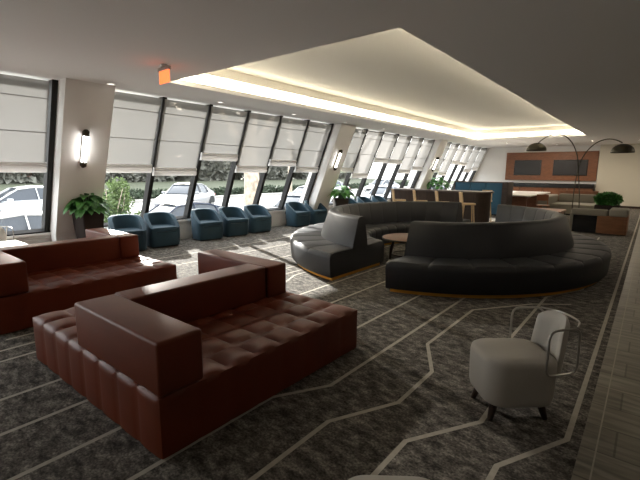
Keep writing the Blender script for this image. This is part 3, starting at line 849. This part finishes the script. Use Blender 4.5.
# second beige sofa further back with wooden back
t = thing('booth_sofa', 'beige booth sofa with wooden back panel in front of the far wall', 'sofa', (-2.45, 19.6, 0))
obj('seat', box(-.9, 1.0, -1.2, .5, .06, .42, .02), 'beige', t, smooth=40)
obj('back_cushion', box(-.58, .72, .35, .62, .42, .76, .05, 4), 'beige', t, smooth=60)
obj('bolster', box(-1.05, -.62, -1.7, .62, .36, .72, .08, 5), 'beige', t, smooth=60)
obj('back_panel', box(-.62, .78, .62, .70, .0, .90, .01), 'orange_wood', t)
obj('plinth', box(-.85, .95, -1.15, .6, 0, .06), 'black', t)
# planter with bushy plant standing behind the sectional
def leafball(bm, c, rx, ry, rz, n, size, rnd, shell=.6):
    for i in range(n):
        v = Vector((rnd.gauss(0, 1), rnd.gauss(0, 1), rnd.gauss(0, 1))).normalized()*(shell+(1-shell)*rnd.random())
        p = Vector((c[0]+v.x*rx, c[1]+v.y*ry, c[2]+v.z*rz))
        d = (v+Vector((rnd.uniform(-.6, .6), rnd.uniform(-.6, .6), rnd.uniform(-.6, .6)))).normalized()
        s = size*rnd.uniform(.7, 1.3); sd = d.orthogonal().normalized(); sd = Matrix.Rotation(rnd.uniform(0, 6.28), 3, d) @ sd
        q = [p-sd*s*.32, p+d*s*.5-sd*s*.0+sd*.0, p+sd*s*.32, p-d*s*.5]
        bm.faces.new([bm.verts.new(q[k]) for k in (0, 1, 2, 3)])
rnd = random.Random(5)
t = thing('planter', 'dense dark green plant in a dark planter beside the beige sectional', 'potted plant', (-.95, 14.6, 0))
obj('pot', box(-.30, .30, -.22, .22, 0, .70, .01), 'pot', t)
bm = bmesh.new(); leafball(bm, (0, 0, .86), .35, .28, .215, 1700, .085, rnd, .55); obj('foliage', bm, 'leaf', t)

# ------------------------------------------------------------------ arc floor lamps
def arc_lamp(loc, pts, shade_c, label):
    t = thing('arc_floor_lamp', label, 'floor lamp', loc, 0, 'dark bronze arc floor lamps')
    obj('base', lathe(bmesh.new(), [(0, 0), (.17, 0), (.175, .02), (.165, .035), (0, .04)], 36), 'bronze', t, smooth=40)
    obj('pole', tube(bmesh.new(), pts, .014, 10), 'bronze', t, smooth=40)
    cx, cy, cz = shade_c; R = .27
    bm = bmesh.new(); prof = [(0.001, R*.82)]+[(R*sin(radians(a)), R*.82*cos(radians(a))) for a in range(10, 91, 8)]+[(R*.99, -.005)]
    prof += [(r*.97, z-.012) for r, z in reversed(prof[:-1])]
    lathe(bm, [(r, z) for r, z in prof], 36)
    for v in bm.verts: v.co += Vector((cx, cy, cz))
    obj('lamp_shade', bm, 'bronze', t, smooth=40)
    obj('bulb', (lambda b_: (lathe(b_, [(0.001, .02), (.03, .03), (.04, .06), (.02, .12), (0.001, .13)], 14, (cx, cy)), [setattr(v, 'co', v.co+Vector((0, 0, cz))) for v in b_.verts], b_)[2])(bmesh.new()), 'white', t, smooth=40)
    return t
def bez(p0, p1, p2, p3, n=18):
    P_ = [Vector(p) for p in (p0, p1, p2, p3)]
    return [P_[0]*(1-t_)**3+P_[1]*3*t_*(1-t_)**2+P_[2]*3*t_*t_*(1-t_)+P_[3]*t_**3 for t_ in [k/n for k in range(n+1)]]
# lamp reaching left
arc_lamp((-1.52, 13.75, 0), [Vector((0, 0, .03)), Vector((-.06, 0, 1.0)), Vector((-.14, 0, 1.6))]+bez((-.17, 0, 1.85), (-.26, 0, 2.55), (-.72, 0, 3.05), (-1.24, -.05, 2.48)),
         (-1.27, -.05, 2.27), 'dark bronze arc floor lamp bending left, with half dome shade over the ring sofa')
arc_lamp((-1.80, 14.35, 0), [Vector((0, 0, .03)), Vector((.0, 0, 1.2)), Vector((.04, 0, 1.7))]+bez((.07, 0, 1.9), (.20, -.15, 2.35), (.60, -.35, 2.75), (1.06, -.6, 2.42)),
         (1.09, -.6, 2.17), 'dark bronze arc floor lamp bending right, with half dome shade against the warm-lit wall')

# ------------------------------------------------------------------ outdoors
def ground_z(x): 
    if x > -14: return -.85
    if x < -18: return -.55
    return -.85+.30*(-14-x)/4
bm = bmesh.new()
prof = [(-9.4, -.85), (-14, -.85), (-18, -.55), (-27, -.55), (-27, -1.1), (-9.4, -1.1)]
A_ = [bm.verts.new((x_, -25, z_)) for x_, z_ in prof]; B_ = [bm.verts.new((x_, 70, z_)) for x_, z_ in prof]
bm.faces.new(A_[::-1]); bm.faces.new(B_)
for k in range(6): bm.faces.new((A_[k], A_[(k+1) % 6], B_[(k+1) % 6], B_[k]))
tag(obj('street', bm, 'asphalt'), None, None, kind='structure')
bm = box(-9.4, -8.9, -25, 70, -.95, -.25); tag(obj('planting_strip', bm, 'kerb'), None, None, kind='structure')
bm = box(-27.6, -26.9, -25, 70, -.7, -.40); tag(obj('kerb', bm, 'kerb'), None, None, kind='structure')
bm = box(-100, -27.6, -40, 110, -.7, -.42); tag(obj('verge', bm, 'grass'), None, None, kind='structure')
bm = box(-9.6, -8.9, -25, YB+.2, -1.2, -.12); tag(obj('wall_outer', bm, 'kerb'), None, None, kind='structure')

def car(loc, rz, paint, label, name='sedan_car'):
    t = thing(name, label, 'car', loc, rz, 'cars on the street outside')
    pm = mat('car_paint_'+paint[0], paint[1], .28, paint[2], coat=.6)
    # local +X = nose; length 4.6
    st_ = [(-2.28, .40, .80, .62), (-2.22, .30, .88, .78), (-1.9, .24, 1.00, .86), (-1.2, .22, .99, .90), (0, .20, .96, .91), (.9, .22, .94, .90), (1.5, .24, .88, .88), (2.0, .26, .77, .84), (2.22, .30, .66, .74), (2.30, .38, .56, .60)]
    bm = bmesh.new(); rings = []
    for x_, zb, zt, hw in st_:
        h = zt-zb
        half = [(hw*.86, zb), (hw*.97, zb+h*.18), (hw, zb+h*.45), (hw*.985, zb+h*.72), (hw*.93, zb+h*.92), (hw*.80, zt)]
        ring = [(x_, y_, z) for y_, z in half]+[(x_, 0, zt+.025)]+[(x_, -y_, z) for y_, z in half[::-1]]
        rings.append([bm.verts.new(p) for p in ring])
    for a, b2 in zip(rings, rings[1:]):
        k_ = len(a)
        for k in range(k_): bm.faces.new((a[k], a[(k+1) % k_], b2[(k+1) % k_], b2[k]))
    bm.faces.new(rings[0][::-1]); bm.faces.new(rings[-1])
    # roof and pillars
    gh = [(-1.75, .98, .98, .74), (-1.25, .99, 1.26, .70), (-.75, .99, 1.40, .66), (-.1, .97, 1.45, .66), (.45, .96, 1.38, .65), (1.15, .93, .95, .72)]
    def roofpts(e): return [Vector((x_, hw*.86*e, zt)) for x_, zb, zt, hw in gh]
    for e in (-1, 1):
        tube(bm, roofpts(e), .028, 6)
        tube(bm, [(-.15, e*.60, 1.43), (-.18, e*.80, .96)], .022, 6); tube(bm, [(-1.0, e*.60, 1.34), (-1.12, e*.80, .97)], .03, 6)
    r_ = [(g_[0], g_[3]*.86, g_[2]+.03) for g_ in gh[1:5]]
    for (xa, wa, za), (xb, wb, zb) in zip(r_, r_[1:]):
        prev_ = None
        f = [bm.verts.new(p) for p in ((xa, -wa, za), (xa, 0, za+.03), (xa, wa, za), (xb, wb, zb), (xb, 0, zb+.03), (xb, -wb, zb))]
        bm.faces.new((f[0], f[1], f[4], f[5])); bm.faces.new((f[1], f[2], f[3], f[4]))
    body = obj('body', bm, pm, t, smooth=35)
    bm = bmesh.new(); rings = []
    for x_, zb, zt, hw in gh:
        rings.append([bm.verts.new(p) for p in ((x_, hw*1.12, zb-.03), (x_, hw*.84, zt), (x_, 0, zt+.015), (x_, -hw*.84, zt), (x_, -hw*1.12, zb-.03))])
    for a, b2 in zip(rings, rings[1:]):
        for k in range(4): bm.faces.new((a[k], a[k+1], b2[k+1], b2[k]))
    obj('glass', bm, 'car_glass', t, smooth=25)
    for sx in (-1.38, 1.42):
        for e in (-1, 1):
            bm = bmesh.new(); lathe(bm, [(.20, -.10), (.30, -.10), (.33, -.07), (.33, .07), (.30, .10), (.20, .10)], 24)
            w_ = obj('wheel', bm, 'tyre', t, loc=(sx, e*.80, .33), rot=(pi/2, 0, 0), smooth=40)
            bm = bmesh.new(); lathe(bm, [(0, .085), (.05, .09), (.06, .06), (.17, .055), (.205, .095), (.205, -.095), (0, -.08)], 20)
            for k in range(5):
                a = 2*pi*k/5; tube(bm, [(.04*cos(a), .04*sin(a), .085*1), (.19*cos(a), .19*sin(a), .085)], .022, 6)
            if e > 0: bmesh.ops.scale(bm, vec=(1, 1, -1), verts=bm.verts)
            obj('rim', bm, 'rim', w_, smooth=40)
            bm = bmesh.new(); prism(bm, [(sx+.40*cos(radians(a)), .33+.40*sin(radians(a))) for a in range(0, 181, 15)], -.01, .01)
            bmesh.ops.rotate(bm, matrix=Matrix.Rotation(pi/2, 3, 'X'), verts=bm.verts, cent=(0, 0, 0))
            for v in bm.verts: v.co.y += e*.905
            obj('wheel_arch', bm, 'tyre', t)
    for e in (-1, 1):
        obj('headlight', box(2.02, 2.24, e*.66-.12, e*.66+.12, .56, .68, .03, 2), 'car_light', t, smooth=40)
        obj('tail_light', box(-2.27, -2.15, e*.64-.13, e*.64+.13, .70, .82, .02, 2), 'tail', t, smooth=40)
        obj('wing_mirror', box(.72, .90, e*.93-.09, e*.93+.09, .93, 1.05, .03, 3), pm, t, smooth=40)
    obj('grille', box(2.24, 2.31, -.42, .42, .40, .56, .02, 2), 'black', t)
    obj('bumper', box(2.14, 2.33, -.70, .70, .30, .38, .02, 2), 'tyre', t)
    return t
W_P = ('white', (.62, .63, .64), 0); S_P = ('silver', (.30, .31, .33), .5); D_P = ('dark_blue', (.025, .035, .07), 0); G_P = ('pale_grey', (.58, .60, .62), .3)
X1, X2 = -19.0, -12.4
car((X1-.8, 5.55, ground_z(X1)), radians(-90), W_P, 'white sedan in side view through the leftmost window')
car((X2, 3.1, -.93), radians(-92), W_P, 'white car with bluish windscreen close below the leftmost window')
car((-20.0, 13.1, -.55), radians(-58), S_P, 'silver car turned toward the building, seen behind the dark blue car')
car((X2-.1, 7.9, -.93), radians(-90), D_P, 'dark blue car close to the glass behind the first teal chairs')
car((-16.5, 19.5, -.75), radians(-90), W_P, 'white car parked behind the pair of teal chairs')
car((-13.0, 14.6, -.93), radians(-85), G_P, 'pale grey car close to the glass right of the tree trunk')
car((-21.0, 27.0, -.55), radians(-90), W_P, 'white car on the far side past the tree trunk')
car((-15.0, 26.0, -.85), radians(-90), G_P, 'pale car seen past the middle pillar')
car((-21.0, 36.0, -.55), radians(-90), W_P, 'white car far along the street past the middle pillar')
car((-14.5, 33.0, -.85), radians(-88), W_P, 'white car near the glass far past the middle pillar')

# shrub, hedge, tree
rnd = random.Random(11)
t = thing('shrub', 'olive green shrub outside behind the first teal chair', 'shrub', (-15.2, 6.9, -.85))
bm = bmesh.new()
for c, r, n in [((0, 0, .75), .62, 1300), ((-.2, .35, 1.25), .5, 900), ((.1, -.4, 1.15), .5, 900), ((0, .2, 1.8), .42, 700), ((.1, .85, .55), .4, 600)]:
    leafball(bm, c, r, r, r, n, .10, rnd, .35)
obj('foliage', bm, 'bush', t)
bm = bmesh.new()
for a in range(6): tube(bm, [(0, 0, 0), (.3*cos(a), .3*sin(a), 1.1), (.45*cos(a+.4), .45*sin(a+.4), 1.8)], [.03, .02, .008], 6)
obj('stems', bm, 'bark', t)
bm = bmesh.new(); y = -15
while y < 60:
    leafball(bm, (-28.6+rnd.uniform(-.3, .3), y, -.15+rnd.uniform(-.08, .1)), .8, 1.1, .36, 300, .24, rnd, .4); y += 1.1
tag(obj('hedge', bm, 'hedge'), 'long dark clipped hedge on the far side of the street', 'hedge')
# belt of dense trees beyond the street
behind = ['the white sedan', 'the olive shrub', 'the silver car', 'the thick tree trunk', 'the pair of teal chairs', 'the bright green plant', 'the bar stools', 'the second bar stool', 'the farthest pillar', 'the last windows']
behind += ['the raised blind nearest the exit sign', 'the first raised blind past the middle pillar', 'the hem gap above the farthest chair', 'the blue booth end']
for k in range(14):
    h = rnd.uniform(15.5, 17)
    t = thing('leafy_tree', 'dense green tree in the row beyond the hedge and street outside', 'tree', (-71-7.5*(k % 2), 4+8.0*k, -.42), 0, 'trees beyond the street')
    bm = bmesh.new()
    for q in range(30):
        z_ = .6+(h-1.4)*((q+.5)/30); w_ = 5.1*(1-.04*z_/h)
        leafball(bm, (rnd.uniform(-.9, .9), (-1 if q % 2 else 1)*w_*rnd.uniform(.05, .88), z_), 1.7, 3.2, 2.3, 460, 1.5, rnd, .3)
    obj('foliage', bm, 'far_leaves', t)
    bm = bmesh.new()
    for q in range(3): tube(bm, [(0, -1.6+1.6*q, 0), (.1, -1.6+1.5*q, h*.8)], [.2, .07], 6)
    obj('trunks', bm, 'bark', t)
t = thing('street_tree', 'thick pale barked tree trunk outside behind the row of three teal chairs', 'tree', (-15.4, 13.7, -.80))
bm = bmesh.new()
tube(bm, [(0, 0, -.05), (0, 0, .15), (.02, 0, .6), (.03, .03, 1.6), (.0, .05, 2.6), (-.05, 0, 3.4)], [.62, .48, .40, .37, .36, .33], 20)
obj('trunk', bm, 'bark', t, smooth=60)
for k, (a, l, z) in enumerate([(.4, 2.2, 3.2), (2.2, 2.4, 3.3), (4.0, 2.0, 3.1), (5.3, 2.3, 3.3)]):
    bm = bmesh.new(); tube(bm, [(0, 0, z-.25), (.5*cos(a), .5*sin(a), z+.7), (l*.6*cos(a), l*.6*sin(a), z+1.9), (l*cos(a+.3), l*sin(a+.3), z+3.4)], [.22, .17, .11, .04], 10)
    obj('bough', bm, 'bark', t, smooth=60)
t = thing('street_tree', 'slender grey tree trunk outside between blinds past the tree trunk', 'tree', (-21.5, 23.0, -.55))
obj('trunk', tube(bmesh.new(), [(0, 0, -.05), (.02, 0, 1.5), (.1, .05, 3.4), (0, .1, 5.5)], [.24, .17, .15, .08], 12), 'bark', t, smooth=60)

# ------------------------------------------------------------------ light
w = bpy.data.worlds.new('sky'); sc.world = w; w.use_nodes = True
nt = w.node_tree; nt.nodes.clear()
o = nt.nodes.new('ShaderNodeOutputWorld'); bg = nt.nodes.new('ShaderNodeBackground'); nt.links.new(bg.outputs[0], o.inputs[0])
sk = nt.nodes.new('ShaderNodeTexSky'); sk.sky_type = 'NISHITA'; sk.sun_disc = False; sk.sun_elevation = radians(20)
SUN_AZ = radians(-23)     # direction the light travels in plan
sk.sun_rotation = radians(293); sk.air_density = 1.2; sk.dust_density = 3; sk.ozone_density = 1
mixc = nt.nodes.new('ShaderNodeMix'); mixc.data_type = 'RGBA'; mixc.inputs[0].default_value = .92
sc1 = nt.nodes.new('ShaderNodeMix'); 
nt.links.new(sk.outputs[0], mixc.inputs[6]); mixc.inputs[7].default_value = (3.2, 3.25, 3.35, 1)
nt.links.new(mixc.outputs[2], bg.inputs[0]); bg.inputs[1].default_value = .80
sun = bpy.data.lights.new('sun', 'SUN'); sun.energy = 11.0; sun.angle = radians(1.0); sun.color = (1, .96, .91)
so = bpy.data.objects.new('sun', sun); COL.objects.link(so)
el = radians(20); d = Vector((cos(SUN_AZ)*cos(el), sin(SUN_AZ)*cos(el), -sin(el)))
so.rotation_euler = d.to_track_quat('-Z', 'Y').to_euler(); so.location = (-20, 12, 12)

# ------------------------------------------------------------------ camera
cd = bpy.data.cameras.new('camera'); cd.sensor_width = 36; cd.lens = 408.87/640*36; cd.clip_start = .05; cd.clip_end = 300
co = bpy.data.objects.new('camera', cd); COL.objects.link(co); sc.camera = co
p_, ya, ro = radians(9.49), radians(38.7809), radians(.4378)
fw = Vector((-sin(ya)*cos(p_), cos(ya)*cos(p_), -sin(p_))); rt = Vector((cos(ya), sin(ya), 0)); up = rt.cross(fw)
r2 = rt*cos(ro)+up*sin(ro); u2 = -rt*sin(ro)+up*cos(ro)
mw = Matrix((r2, u2, -fw)).transposed().to_4x4(); mw.translation = Vector((0, 0, 1.6)); co.matrix_world = mw

sc.view_settings.view_transform = 'Standard'; sc.view_settings.look = 'None'; sc.view_settings.gamma = 1
sc.view_settings.use_curve_mapping = False; sc.view_settings.exposure = 0.88
